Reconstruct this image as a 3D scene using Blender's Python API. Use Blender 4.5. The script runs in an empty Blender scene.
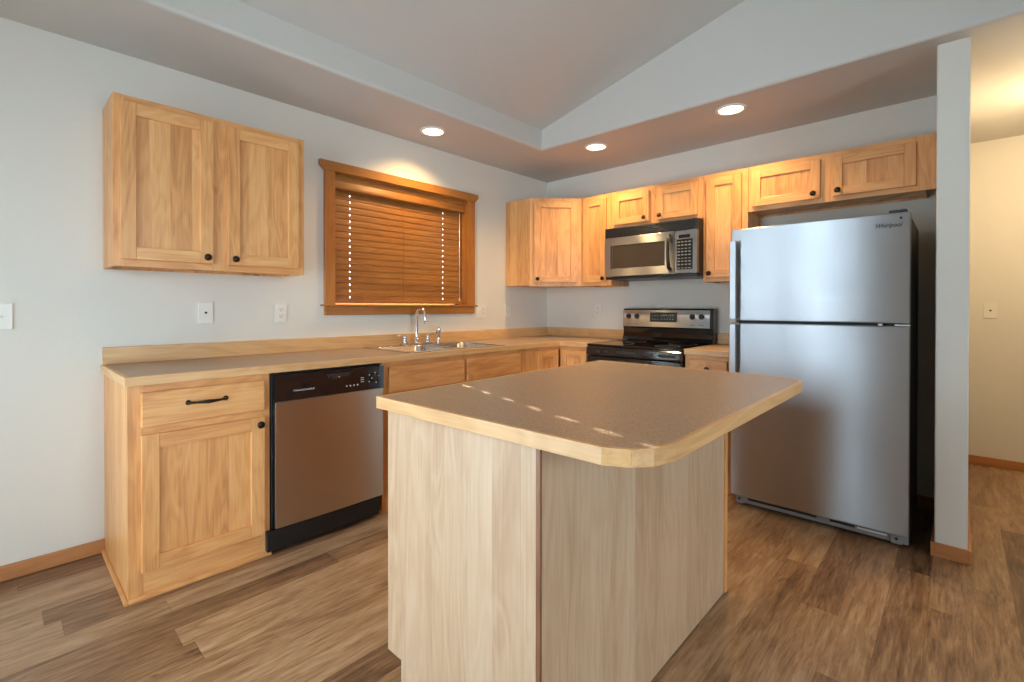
import bpy, bmesh, math, random
from mathutils import Vector, Matrix
random.seed(4)
S = bpy.context.scene
C = S.collection

# ------------------------------------------------------------------ camera
YAW, PITCH, ROLL = 0.756, 0.0056, 0.0009
CAM = Vector((3.0281, -3.8151, 1.1947))
FPX, U0, V0 = 479.35, 506.13, 309.9
s_, c_ = math.sin(YAW), math.cos(YAW)
F = Vector((-s_, c_, 0)); R = Vector((c_, s_, 0)); U = Vector((0, 0, 1))
F2 = F*math.cos(PITCH) - U*math.sin(PITCH); U2 = U*math.cos(PITCH) + F*math.sin(PITCH)
R3 = R*math.cos(ROLL) + U2*math.sin(ROLL); U3 = U2*math.cos(ROLL) - R*math.sin(ROLL)
cd = bpy.data.cameras.new('camera'); cam = bpy.data.objects.new('camera', cd); C.objects.link(cam)
cd.sensor_fit = 'HORIZONTAL'; cd.sensor_width = 36; cd.lens = FPX/1024*36
cd.shift_x = (512-U0)/1024; cd.shift_y = (V0-341)/1024; cd.clip_start = .05
m = Matrix((R3, U3, -F2)).transposed().to_4x4(); m.translation = CAM
cam.matrix_world = m
S.camera = cam

# ------------------------------------------------------------------ world, sun, exposure
w = bpy.data.worlds.new('daylight'); S.world = w; w.use_nodes = True
bg = w.node_tree.nodes['Background']; bg.inputs[0].default_value = (.70, .87, 1, 1); bg.inputs[1].default_value = 6.8
sd = bpy.data.lights.new('sun', 'SUN'); sun = bpy.data.objects.new('sun', sd); C.objects.link(sun)
sd.energy = 60; sd.angle = math.radians(.5); sd.color = (1, .93, .82)
dr = Vector((.959*math.cos(math.radians(16.8)), -.283*math.cos(math.radians(16.8)), -math.sin(math.radians(16.8))))
sun.rotation_euler = dr.to_track_quat('-Z', 'Y').to_euler(); sun.location = (-4, -1, 4)
def portal(name, loc, rot, sx, sy):
    l = bpy.data.lights.new(name, 'AREA'); l.shape = 'RECTANGLE'; l.size = sx; l.size_y = sy
    l.cycles.is_portal = True
    o = bpy.data.objects.new(name, l); C.objects.link(o); o.location = loc; o.rotation_euler = rot
PI = math.pi
BACK = -4.8; XR_ = 6.2
portal('added_door_portal', (1.35, BACK+.02, 1.03), (PI/2, 0, 0), 1.9, 2.06)  # sky portal of the added patio door
portal('added_window_portal', (XR_-.02, -3.6, 1.35), (PI/2, 0, PI/2), 2.2, 1.7)  # sky portal of the added side window
S.view_settings.view_transform = 'Standard'; S.view_settings.look = 'None'
S.view_settings.gamma = 1; S.view_settings.use_curve_mapping = False
S.view_settings.exposure = 1.0
S.cycles.use_denoising = True
S.cycles.max_bounces = 10; S.cycles.diffuse_bounces = 6; S.cycles.glossy_bounces = 4; S.cycles.transparent_max_bounces = 8
S.cycles.sample_clamp_indirect = 6
S.cycles.caustics_reflective = False; S.cycles.caustics_refractive = False

# ------------------------------------------------------------------ materials
def lin(r, g, b):
    f = lambda c: (c/255/12.92 if c/255 <= .04045 else ((c/255+.055)/1.055)**2.4)
    return (f(r), f(g), f(b), 1)
class NT:
    def __init__(s, name):
        s.m = bpy.data.materials.new(name); s.m.use_nodes = True; s.t = s.m.node_tree
        s.b = s.t.nodes['Principled BSDF']
    def n(s, typ, **k):
        o = s.t.nodes.new(typ)
        for a, v in k.items(): setattr(o, a, v)
        return o
    def l(s, a, b): s.t.links.new(a, b)
    def math(s, op, a, b=None, c=None):
        o = s.n('ShaderNodeMath', operation=op)
        for i, v in enumerate((a, b, c)):
            if v is None: continue
            if isinstance(v, (int, float)): o.inputs[i].default_value = v
            else: s.l(v, o.inputs[i])
        return o.outputs[0]
    def ramp(s, fac, stops):
        o = s.n('ShaderNodeValToRGB'); e = o.color_ramp.elements
        e[0].position, e[0].color = stops[0]; e[1].position, e[1].color = stops[-1]
        for p, c in stops[1:-1]:
            x = e.new(p); x.color = c
        s.l(fac, o.inputs[0]); return o.outputs[0]
    def mix(s, fac, a, b, typ='MIX'):
        o = s.n('ShaderNodeMix', data_type='RGBA', blend_type=typ)
        for i, v in ((0, fac), (6, a), (7, b)):
            if isinstance(v, (int, float)): o.inputs[i].default_value = v
            elif isinstance(v, tuple): o.inputs[i].default_value = v
            else: s.l(v, o.inputs[i])
        return o.outputs[2]
def plain(name, col, rough=.5, metal=0, coat=0, emit=None, es=1, spec=.5):
    M = NT(name); M.b.inputs['Base Color'].default_value = col; M.b.inputs['Roughness'].default_value = rough
    M.b.inputs['Metallic'].default_value = metal; M.b.inputs['Coat Weight'].default_value = coat
    M.b.inputs['Specular IOR Level'].default_value = spec
    # faint procedural unevenness of the surface
    n = M.n('ShaderNodeTexNoise'); n.inputs['Scale'].default_value = 40; tc = M.n('ShaderNodeTexCoord')
    M.l(tc.outputs['Object'], n.inputs['Vector'])
    r = M.math('MULTIPLY_ADD', n.outputs[0], .06, rough-.03); M.l(r, M.b.inputs['Roughness'])
    if emit: M.b.inputs['Emission Color'].default_value = emit; M.b.inputs['Emission Strength'].default_value = es
    return M.m
def wood(name, axis, light, mid, dark, stave=0, rough=.42, contrast=1.0, coat=.15):
    M = NT(name); tc = M.n('ShaderNodeTexCoord'); oi = M.n('ShaderNodeObjectInfo')
    off = M.n('ShaderNodeVectorMath', operation='SCALE'); off.inputs[3].default_value = 1
    cmb = M.n('ShaderNodeCombineXYZ')
    for i, k in enumerate((17.3, 31.7, 23.1)): M.l(M.math('MULTIPLY', oi.outputs['Random'], k), cmb.inputs[i])
    add = M.n('ShaderNodeVectorMath', operation='ADD'); M.l(tc.outputs['Object'], add.inputs[0]); M.l(cmb.outputs[0], add.inputs[1])
    sep = M.n('ShaderNodeSeparateXYZ'); M.l(tc.outputs['Object'], sep.inputs[0])
    if axis == 'Z': u = M.math('ADD', sep.outputs[0], sep.outputs[1])
    else: u = M.math('ADD', sep.outputs[2], M.math('MULTIPLY', sep.outputs[0 if axis == 'Y' else 1], .37))
    src = add.outputs[0]; sv = None
    if stave:
        nn = M.n('ShaderNodeTexNoise', noise_dimensions='1D'); nn.inputs['Scale'].default_value = 7; M.l(u, nn.inputs['W'])
        uu = M.math('DIVIDE', M.math('ADD', u, M.math('MULTIPLY', nn.outputs[0], .06)), stave)
        fl = M.math('FLOOR', M.math('ADD', uu, M.math('MULTIPLY', oi.outputs['Random'], 50)))
        wn = M.n('ShaderNodeTexWhiteNoise', noise_dimensions='1D'); M.l(fl, wn.inputs['W']); sv = wn.outputs[0]
        jit = M.n('ShaderNodeVectorMath', operation='SCALE'); jit.inputs[3].default_value = 5; M.l(wn.outputs[1], jit.inputs[0])
        a2 = M.n('ShaderNodeVectorMath', operation='ADD'); M.l(src, a2.inputs[0]); M.l(jit.outputs[0], a2.inputs[1]); src = a2.outputs[0]
    def mapped(al, ac):
        mp = M.n('ShaderNodeMapping'); sc = [ac, ac, ac]; sc['XYZ'.index(axis)] = al
        mp.inputs['Scale'].default_value = sc; M.l(src, mp.inputs[0]); return mp.outputs[0]
    fig = M.n('ShaderNodeTexNoise'); fig.inputs['Scale'].default_value = 1; fig.inputs['Detail'].default_value = 2
    fig.inputs['Distortion'].default_value = .6; M.l(mapped(1.6, 9), fig.inputs[0])
    rings = M.math('SINE', M.math('MULTIPLY', fig.outputs[0], 42))
    rings = M.math('MULTIPLY_ADD', rings, .5, .5)
    gr = M.n('ShaderNodeTexNoise'); gr.inputs['Scale'].default_value = 1; gr.inputs['Detail'].default_value = 5
    gr.inputs['Roughness'].default_value = .6; M.l(mapped(5, 130), gr.inputs[0])
    big = M.n('ShaderNodeTexNoise'); big.inputs['Scale'].default_value = 1; big.inputs['Detail'].default_value = 3; M.l(mapped(.9, 8), big.inputs[0])
    k = contrast
    v = M.math('ADD', M.math('MULTIPLY_ADD', rings, .17*k, -.085*k), M.math('MULTIPLY_ADD', gr.outputs[0], .70*k, -.35*k))
    v = M.math('ADD', v, M.math('MULTIPLY_ADD', big.outputs[0], .8*k, .5-.4*k))
    if sv is not None: v = M.math('ADD', v, M.math('MULTIPLY_ADD', sv, .36*k, -.18*k))
    col = M.ramp(v, [(.08, dark), (.48, mid), (.9, light)])
    M.l(col, M.b.inputs['Base Color'])
    M.b.inputs['Roughness'].default_value = rough; M.b.inputs['Coat Weight'].default_value = coat; M.b.inputs['Coat Roughness'].default_value = .25
    bp = M.n('ShaderNodeBump'); bp.inputs['Strength'].default_value = .08; bp.inputs['Distance'].default_value = .002
    M.l(gr.outputs[0], bp.inputs['Height']); M.l(bp.outputs[0], M.b.inputs['Normal'])
    return M.m
L_, M_, D_ = lin(238, 188, 126), lin(218, 156, 94), lin(160, 96, 48)
CW = {a: wood('cabinet_wood_'+a, a, L_, M_, D_, contrast=.8) for a in 'XYZ'}
CP = wood('cabinet_panel_wood', 'Z', L_, M_, D_, stave=.085, contrast=.75)
IW = wood('island_panel_wood', 'Z', lin(216, 190, 162), lin(198, 166, 134), lin(168, 130, 96), stave=.095, contrast=.7)
EDG = {a: wood('counter_edge_wood_'+a, a, lin(234, 196, 146), lin(214, 168, 114), lin(176, 122, 72), contrast=.7) for a in 'XY'}
TL, TM, TD = lin(190, 128, 58), lin(170, 106, 42), lin(122, 70, 26)
TW = {a: wood('stained_trim_wood_'+a, a, TL, TM, TD, contrast=.6, rough=.35, coat=.3) for a in 'XYZ'}
BBW = {a: wood('baseboard_wood_'+a, a, lin(196, 136, 84), lin(176, 116, 66), lin(136, 84, 44), contrast=.6) for a in 'XYZ'}
SLW = wood('blind_slat_wood', 'Y', lin(176, 118, 54), lin(150, 96, 40), lin(116, 68, 26), contrast=.8, rough=.35, coat=.3)
DKW = wood('dark_heartwood', 'Z', lin(150, 104, 74), lin(126, 82, 54), lin(84, 50, 32), contrast=1)
def paint(name, col, bump=.25):
    M = NT(name); tc = M.n('ShaderNodeTexCoord')
    n = M.n('ShaderNodeTexNoise'); n.inputs['Scale'].default_value = 55; n.inputs['Detail'].default_value = 3; M.l(tc.outputs['Object'], n.inputs[0])
    M.b.inputs['Base Color'].default_value = col; M.b.inputs['Roughness'].default_value = .62
    M.b.inputs['Specular IOR Level'].default_value = .35
    bp = M.n('ShaderNodeBump'); bp.inputs['Strength'].default_value = bump; bp.inputs['Distance'].default_value = .002
    M.l(n.outputs[0], bp.inputs['Height']); M.l(bp.outputs[0], M.b.inputs['Normal']); return M.m
WALLP = paint('wall_paint', lin(217, 213, 202)); CEILP = paint('ceiling_paint', lin(200, 197, 190), .4)
def laminate():
    M = NT('countertop_laminate'); tc = M.n('ShaderNodeTexCoord')
    n = M.n('ShaderNodeTexNoise'); n.inputs['Scale'].default_value = 260; n.inputs['Detail'].default_value = 4; M.l(tc.outputs['Object'], n.inputs[0])
    col = M.ramp(n.outputs[0], [(.3, lin(140, 114, 90)), (.5, lin(166, 140, 114)), (.72, lin(184, 160, 134))])
    M.l(col, M.b.inputs['Base Color']); M.b.inputs['Roughness'].default_value = .38; return M.m
LAM = laminate()
def floor_mat():
    M = NT('vinyl_plank_floor'); tc = M.n('ShaderNodeTexCoord'); sep = M.n('ShaderNodeSeparateXYZ'); M.l(tc.outputs['Object'], sep.inputs[0])
    W, LN = .1265, 1.22
    xr = M.math('DIVIDE', M.math('SUBTRACT', sep.outputs[0], 2.44-20*W), W); row = M.math('FLOOR', xr); fx = M.math('FRACT', xr)
    wn = M.n('ShaderNodeTexWhiteNoise', noise_dimensions='1D'); M.l(row, wn.inputs['W'])
    yr = M.math('ADD', M.math('DIVIDE', sep.outputs[1], LN), M.math('MULTIPLY', wn.outputs[0], 7.3)); pl = M.math('FLOOR', yr); fy = M.math('FRACT', yr)
    cid = M.n('ShaderNodeCombineXYZ'); M.l(row, cid.inputs[0]); M.l(pl, cid.inputs[1])
    w2 = M.n('ShaderNodeTexWhiteNoise', noise_dimensions='2D'); M.l(cid.outputs[0], w2.inputs['Vector'])
    jit = M.n('ShaderNodeVectorMath', operation='SCALE'); jit.inputs[3].default_value = 9; M.l(w2.outputs[1], jit.inputs[0])
    ad = M.n('ShaderNodeVectorMath', operation='ADD'); M.l(tc.outputs['Object'], ad.inputs[0]); M.l(jit.outputs[0], ad.inputs[1])
    def nz(sx, sy, det, dist=0, ro=.55):
        mp = M.n('ShaderNodeMapping'); mp.inputs['Scale'].default_value = (sx, sy, 1); M.l(ad.outputs[0], mp.inputs[0])
        n = M.n('ShaderNodeTexNoise'); n.inputs['Scale'].default_value = 1; n.inputs['Detail'].default_value = det
        n.inputs['Distortion'].default_value = dist; n.inputs['Roughness'].default_value = ro; M.l(mp.outputs[0], n.inputs[0]); return n.outputs[0]
    g1 = nz(95, 8, 7, .5, .65); g2 = nz(16, 2.2, 6, 1.4, .62); g3 = nz(24, 3.5, 4, 2.6)
    crack = M.math('GREATER_THAN', g3, .665)
    v = M.math('ADD', M.math('MULTIPLY', g1, .85), M.math('MULTIPLY', g2, .9))
    v = M.math('ADD', v, M.math('MULTIPLY_ADD', w2.outputs[0], .44, -.57))
    col = M.ramp(v, [(.18, lin(84, 60, 42)), (.42, lin(130, 98, 70)), (.62, lin(158, 125, 92)), (.85, lin(182, 152, 120))])
    col = M.mix(M.math('MULTIPLY', M.math('SUBTRACT', g3, .60), 3.5), col, lin(62, 46, 34))
    ex = M.math('MINIMUM', fx, M.math('SUBTRACT', 1, fx)); ey = M.math('MINIMUM', fy, M.math('SUBTRACT', 1, fy))
    e = M.math('MAXIMUM', M.math('LESS_THAN', ex, .010), M.math('LESS_THAN', ey, .0012))
    col = M.mix(M.math('MULTIPLY', e, .3), col, lin(66, 48, 36))
    M.l(col, M.b.inputs['Base Color'])
    M.l(M.math('MULTIPLY_ADD', g1, .2, .25), M.b.inputs['Roughness'])
    bp = M.n('ShaderNodeBump'); bp.inputs['Strength'].default_value = .15; bp.inputs['Distance'].default_value = .003
    M.l(M.math('SUBTRACT', g1, e), bp.inputs['Height']); M.l(bp.outputs[0], M.b.inputs['Normal'])
    return M.m
FLOORM = floor_mat()
def steel(name, col, rough=.27, axis='X', aniso=.75):
    M = NT(name); tc = M.n('ShaderNodeTexCoord'); mp = M.n('ShaderNodeMapping')
    sc = [3, 3, 3]
    for a in 'XYZ':
        if a != axis: sc['XYZ'.index(a)] = 420
    mp.inputs['Scale'].default_value = sc; M.l(tc.outputs['Object'], mp.inputs[0])
    n = M.n('ShaderNodeTexNoise'); n.inputs['Scale'].default_value = 1; n.inputs['Detail'].default_value = 2; M.l(mp.outputs[0], n.inputs[0])
    sm = M.n('ShaderNodeTexNoise'); sm.inputs['Scale'].default_value = 5; sm.inputs['Detail'].default_value = 5; M.l(tc.outputs['Object'], sm.inputs[0])
    M.b.inputs['Base Color'].default_value = col; M.b.inputs['Metallic'].default_value = 1
    r = M.math('ADD', M.math('MULTIPLY_ADD', n.outputs[0], .10, rough-.05), M.math('MULTIPLY_ADD', sm.outputs[0], .08, -.04))
    M.l(r, M.b.inputs['Roughness'])
    M.b.inputs['Anisotropic'].default_value = aniso; M.b.inputs['Anisotropic Rotation'].default_value = .25
    tg = M.n('ShaderNodeTangent', direction_type='RADIAL', axis='Z'); M.l(tg.outputs[0], M.b.inputs['Tangent'])
    return M.m
STX = steel('brushed_stainless', (.50, .525, .55, 1), rough=.37, aniso=1.0); STY = steel('brushed_stainless_dishwasher', (.52, .49, .45, 1), axis='Y', rough=.36, aniso=.85)
CHR = plain('chrome', (.8, .8, .82, 1), .08, 1)
SINKM = steel('sink_steel', (.62, .62, .62, 1), rough=.22, aniso=.2)
BRZ = plain('dark_bronze', lin(52, 38, 32), .32, .7)
BLK = plain('black_enamel', lin(20, 20, 22), .12, 0, .5)
BLKM = plain('black_plastic', lin(26, 26, 28), .38)
GLB = plain('black_ceramic_glass', lin(12, 12, 13), .06, 0, .3)
FSD = plain('fridge_side_grey', lin(72, 70, 68), .45)
GRY = plain('grey_plastic', lin(140, 142, 144), .45)
GASK = plain('dark_gasket', lin(40, 44, 48), .6)
WPL = plain('white_plastic', lin(226, 222, 210), .35)
DKS = plain('dark_slot', lin(40, 36, 32), .6)
WHT = plain('white_marking', lin(210, 210, 210), .5)
VINYL = plain('white_vinyl_frame', lin(226, 226, 224), .4)
CORDM = plain('pale_cord', lin(226, 206, 176), .7)
MWG = plain('microwave_window', lin(74, 64, 52), .16, 0, .4)
DISPM = plain('display_glass', lin(18, 20, 20), .1, 0, .4)
DIGI = plain('display_marking', lin(150, 150, 120), .5)
LENS = plain('lit_lamp_lens', (1, .9, .75, 1), .5, emit=(1, .80, .52, 1), es=3)
DOME = plain('lit_dome_glass', (1, .9, .75, 1), .5, emit=(1, .74, .42, 1), es=6)
def pane_mat():
    M = NT('window_glass'); tr = M.n('ShaderNodeBsdfTransparent'); gl = M.n('ShaderNodeBsdfGlossy'); gl.inputs['Roughness'].default_value = .02
    fr = M.n('ShaderNodeFresnel'); fr.inputs[0].default_value = 1.45; mx = M.n('ShaderNodeMixShader')
    M.l(fr.outputs[0], mx.inputs[0]); M.l(tr.outputs[0], mx.inputs[1]); M.l(gl.outputs[0], mx.inputs[2])
    M.l(mx.outputs[0], M.t.nodes['Material Output'].inputs[0]); return M.m
PANE = pane_mat()
def sheer_mat():
    M = NT('sheer_fabric'); tr = M.n('ShaderNodeBsdfTransparent'); tl = M.n('ShaderNodeBsdfTranslucent'); df = M.n('ShaderNodeBsdfDiffuse')
    for k in (tl, df): k.inputs[0].default_value = (.85, .85, .84, 1)
    tc = M.n('ShaderNodeTexCoord'); w_ = M.n('ShaderNodeTexNoise'); w_.inputs['Scale'].default_value = 300; M.l(tc.outputs['Object'], w_.inputs[0])
    a = M.n('ShaderNodeMixShader'); a.inputs[0].default_value = .35; M.l(tl.outputs[0], a.inputs[1]); M.l(df.outputs[0], a.inputs[2])
    b = M.n('ShaderNodeMixShader'); M.l(M.math('MULTIPLY_ADD', w_.outputs[0], .2, .42), b.inputs[0]); M.l(tr.outputs[0], b.inputs[1]); M.l(a.outputs[0], b.inputs[2])
    M.l(b.outputs[0], M.t.nodes['Material Output'].inputs[0]); return M.m
SHEER = sheer_mat()

# ------------------------------------------------------------------ mesh helpers
class MB:
    """collects shapes in world coordinates; build() links them as one mesh object"""
    def __init__(s): s.bm = bmesh.new(); s.mats = []
    def mi(s, m):
        if m not in s.mats: s.mats.append(m)
        return s.mats.index(m)
    def box(s, x0, x1, y0, y1, z0, z1, m):
        i = s.mi(m); v = [s.bm.verts.new((x, y, z)) for x in sorted((x0, x1)) for y in sorted((y0, y1)) for z in sorted((z0, z1))]
        for f in ((0,1,3,2), (4,6,7,5), (0,4,5,1), (2,3,7,6), (0,2,6,4), (1,5,7,3)):
            s.bm.faces.new([v[k] for k in f]).material_index = i
        return s
    def prism(s, pts, axis, a0, a1, m, caps=None):
        """pts: 2-D outline in the other two axes (cyclic order), extruded along axis"""
        i = s.mi(m); ic = i if caps is None else s.mi(caps)
        def P(p, a):
            return {'X': (a, p[0], p[1]), 'Y': (p[0], a, p[1]), 'Z': (p[0], p[1], a)}[axis]
        A = [s.bm.verts.new(P(p, a0)) for p in pts]; B = [s.bm.verts.new(P(p, a1)) for p in pts]; n = len(pts)
        fs = []
        for k in range(n):
            f = s.bm.faces.new((A[k], A[(k+1) % n], B[(k+1) % n], B[k])); f.material_index = i; fs.append(f)
        for q in (A[::-1], B):
            f = s.bm.faces.new(q); f.material_index = ic; fs.append(f)
        bmesh.ops.recalc_face_normals(s.bm, faces=fs); return s
    def tube(s, path, r, m, n=10):
        i = s.mi(m); rings = []; path = [Vector(p) for p in path]
        rr = r if isinstance(r, (list, tuple)) else [r]*len(path)
        up = None
        for k, p in enumerate(path):
            t = (path[min(k+1, len(path)-1)] - path[max(k-1, 0)]).normalized()
            if up is None: up = Vector((0, 0, 1)) if abs(t.z) < .9 else Vector((1, 0, 0))
            a = t.cross(up).normalized(); b = a.cross(t); up = b
            rings.append([s.bm.verts.new(p + rr[k]*(a*math.cos(2*PI*j/n) + b*math.sin(2*PI*j/n))) for j in range(n)])
        fs = []
        for k in range(len(rings)-1):
            for j in range(n):
                f = s.bm.faces.new((rings[k][j], rings[k][(j+1) % n], rings[k+1][(j+1) % n], rings[k+1][j])); f.smooth = True; fs.append(f)
        fs.append(s.bm.faces.new(rings[0][::-1])); fs.append(s.bm.faces.new(rings[-1]))
        for f in fs: f.material_index = i
        bmesh.ops.recalc_face_normals(s.bm, faces=fs); return s
    def lathe(s, prof, org, axis, m, n=24):
        """prof: (radius, height) pairs, revolved about axis through org"""
        i = s.mi(m); org = Vector(org); ax = Vector(axis).normalized(); a = ax.orthogonal().normalized(); b = ax.cross(a)
        rings = []
        for r, h in prof:
            if r < 1e-6: rings.append([s.bm.verts.new(org + ax*h)])
            else: rings.append([s.bm.verts.new(org + ax*h + r*(a*math.cos(2*PI*j/n) + b*math.sin(2*PI*j/n))) for j in range(n)])
        fs = []
        for A, B in zip(rings, rings[1:]):
            for j in range(n):
                j2 = (j+1) % n
                q = [A[j % len(A)], A[j2 % len(A)], B[j2 % len(B)], B[j % len(B)]]
                q = [v for k, v in enumerate(q) if v not in q[:k]]
                if len(q) > 2:
                    f = s.bm.faces.new(q); f.smooth = True; f.material_index = i; fs.append(f)
        bmesh.ops.recalc_face_normals(s.bm, faces=fs); return s
    def grid(s, f, nu, nv, m, th=None, smooth=True):
        i = s.mi(m); V = [[s.bm.verts.new(f(a/nu, b/nv)) for b in range(nv+1)] for a in range(nu+1)]
        for a in range(nu):
            for b in range(nv):
                q = s.bm.faces.new((V[a][b], V[a+1][b], V[a+1][b+1], V[a][b+1])); q.smooth = smooth; q.material_index = i
        return s
    def build(s, name, parent=None, bevel=.0015, seg=2, xf=None):
        if xf is not None: bmesh.ops.transform(s.bm, matrix=xf, verts=s.bm.verts)
        root = parent
        while root is not None and root.parent is not None: root = root.parent
        if root is not None: bmesh.ops.translate(s.bm, vec=-Vector(root.location), verts=s.bm.verts)
        me = bpy.data.meshes.new(name); s.bm.to_mesh(me); s.bm.free()
        for m in s.mats: me.materials.append(m)
        o = bpy.data.objects.new(name, me); C.objects.link(o)
        if parent is not None: o.parent = parent
        if bevel:
            b = o.modifiers.new('bevel', 'BEVEL'); b.width = bevel; b.segments = seg; b.limit_method = 'ANGLE'; b.angle_limit = math.radians(40)
        return o
def thing(name, label, cat, loc, group=None):
    o = bpy.data.objects.new(name, None); C.objects.link(o); o.location = loc
    o['label'] = label; o['category'] = cat
    if group: o['group'] = group
    return o
def tag(o, label, cat, group=None):
    o['label'] = label; o['category'] = cat
    if group: o['group'] = group
    return o
def struct(name, mb, bevel=0, parent=None):
    o = mb.build(name, parent, bevel)
    if parent is None: o['kind'] = 'structure'
    return o
def text(body, size, m, mat4, name, parent, ext=.0004, shear=0, width=None):
    cu = bpy.data.curves.new(name, 'FONT'); cu.body = body; cu.size = size; cu.extrude = ext; cu.align_x = 'CENTER'; cu.align_y = 'CENTER'; cu.shear = shear
    t = bpy.data.objects.new(name+'_tmp', cu); C.objects.link(t)
    me = bpy.data.meshes.new_from_object(t.evaluated_get(bpy.context.evaluated_depsgraph_get()))
    bpy.data.objects.remove(t); bpy.data.curves.remove(cu)
    if width:
        xs = [v.co.x for v in me.vertices]; k = width/(max(xs)-min(xs))
        me.transform(Matrix.Scale(k, 4, (1, 0, 0)))
    me.transform(mat4)
    root = parent
    while root.parent is not None: root = root.parent
    me.transform(Matrix.Translation(-Vector(root.location)))
    me.materials.clear(); me.materials.append(m)
    o = bpy.data.objects.new(name, me); C.objects.link(o); o.parent = parent; return o
def face_mat(origin, right, up):
    r, u = Vector(right), Vector(up); n = r.cross(u); m = Matrix((r, u, n)).transposed().to_4x4(); m.translation = Vector(origin); return m

# ------------------------------------------------------------------ room shell
H = 2.452; WA, WB = .595, .822; ZF = 2.612; SL = .245
XR = XR_; RX = 3.6; HALLY = 1.31; HALLX = 4.3; PX0, PX1, PY = 2.949, 3.066, -.718
WY0, WY1, WZ0, WZ1 = -2.28, -1.09, 1.205, 2.098            # kitchen window opening
def roof(x): return ZF + SL*(min(x, 2*RX-x) - WA)
struct('floor', MB().box(-.15, XR+.15, BACK-.15, HALLY+.15, -.1, 0, FLOORM))
b = MB()
b.box(-.15, 0, BACK-.15, WY0, 0, 3.5, WALLP); b.box(-.15, 0, WY1, .12, 0, 3.5, WALLP)
b.box(-.15, 0, WY0, WY1, 0, WZ0, WALLP); b.box(-.15, 0, WY0, WY1, WZ1, 3.5, WALLP)
struct('wall_left', b)
struct('wall_back', MB().box(0, PX0, 0, .12, 0, 3.5, WALLP))
struct('wall_partition', MB().box(PX0, PX1, PY, HALLY, 0, H+.3, WALLP), .006)
struct('wall_hall', MB().box(PX0, HALLX+.12, HALLY, HALLY+.12, 0, 3.5, WALLP))
struct('wall_hall_side', MB().box(HALLX, HALLX+.12, -WB, HALLY, 0, 3.5, WALLP))
struct('wall_dining', MB().box(HALLX, XR, -WB, -WB+.12, 0, 3.5, WALLP))
SY_0, SY_1, SZ0, SZ1 = -4.7, -2.5, .5, 2.2
struct('wall_right', MB().box(XR, XR+.12, BACK-.15, SY_0, 0, 3.6, WALLP).box(XR, XR+.12, SY_1, -WB+.12, 0, 3.6, WALLP).box(XR, XR+.12, SY_0, SY_1, 0, SZ0, WALLP).box(XR, XR+.12, SY_0, SY_1, SZ1, 3.6, WALLP))
# wall behind the camera, with an added unseen sliding door to supply daylight
DX0, DX1, DZ1 = .40, 2.30, 2.06
b = MB(); y0, y1 = BACK-.15, BACK
b.box(-.15, DX0, y0, y1, 0, 3.6, WALLP); b.box(DX0, DX1, y0, y1, DZ1, 3.6, WALLP); b.box(DX1, XR+.12, y0, y1, 0, 3.6, WALLP)
struct('wall_rear', b)
def framed(name, x0, x1, z0, z1, mull):
    f = MB(); ya, yb = BACK-.11, BACK-.05; t = .06
    f.box(x0, x1, ya, yb, z0, z0+t, VINYL); f.box(x0, x1, ya, yb, z1-t, z1, VINYL); f.box(x0, x0+t, ya, yb, z0, z1, VINYL); f.box(x1-t, x1, ya, yb, z0, z1, VINYL)
    for q in mull: f.box(q-.04, q+.04, ya, yb, z0, z1, VINYL)
    o = struct(name, f, .002)
    g = MB().box(x0+.02, x1-.02, BACK-.085, BACK-.079, z0+.02, z1-.02, PANE).build('pane', o, 0)
    tr = MB(); tr.box(x0-.07, x0, BACK, BACK+.018, z0 if z0 < .1 else z0-.07, z1+.07, TW['Z']); tr.box(x1, x1+.07, BACK, BACK+.018, z0 if z0 < .1 else z0-.07, z1+.07, TW['Z']); tr.box(x0, x1, BACK, BACK+.018, z1, z1+.07, TW['X'])
    if z0 > .1: tr.box(x0, x1, BACK, BACK+.018, z0-.07, z0, TW['X'])
    tr.build('casing', o)
framed('added_patio_door', DX0, DX1, 0, DZ1, [1.30])  # made-up patio door, put here as a daylight source
def curtain(x0, x1, label):  # added unseen sheers; the gap between them shapes the streak on the fridge
    t = thing('added_sheer_curtain', label, 'curtain', ((x0+x1)/2, BACK+.09, 0), 'added sheer curtains on the made-up patio door')
    n = int((x1-x0)/.008); b = MB()
    def f(u, v): return (x0+(x1-x0)*u, BACK+.09+.022*math.sin(u*(x1-x0)*2*PI/.09)*(.6+.4*(1-v)), .03+2.1*v)
    b.grid(f, n, 6, SHEER); c = b.build('cloth', t, 0)
    MB().tube([(x0-.02, BACK+.09, 2.15), (x1+.02, BACK+.09, 2.15)], .012, BRZ).build('rod', t, 0)
curtain(.36, 1.60, 'added left sheer white curtain panel on the made-up patio door behind the viewer')
curtain(1.86, 2.34, 'added right sheer white curtain panel on the made-up patio door behind the viewer')
f = MB(); f.box(XR+.05, XR+.11, SY_0, SY_1, SZ0, SZ0+.06, VINYL).box(XR+.05, XR+.11, SY_0, SY_1, SZ1-.06, SZ1, VINYL)
for q in (SY_0+.03, (SY_0+SY_1)/2, SY_1-.03): f.box(XR+.05, XR+.11, q-.03, q+.03, SZ0, SZ1, VINYL)
o = struct('added_side_window', f, .002); MB().box(XR+.078, XR+.084, SY_0+.02, SY_1-.02, SZ0+.02, SZ1-.02, PANE).build('pane', o, 0)  # side window added out of view to bring in daylight
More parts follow.
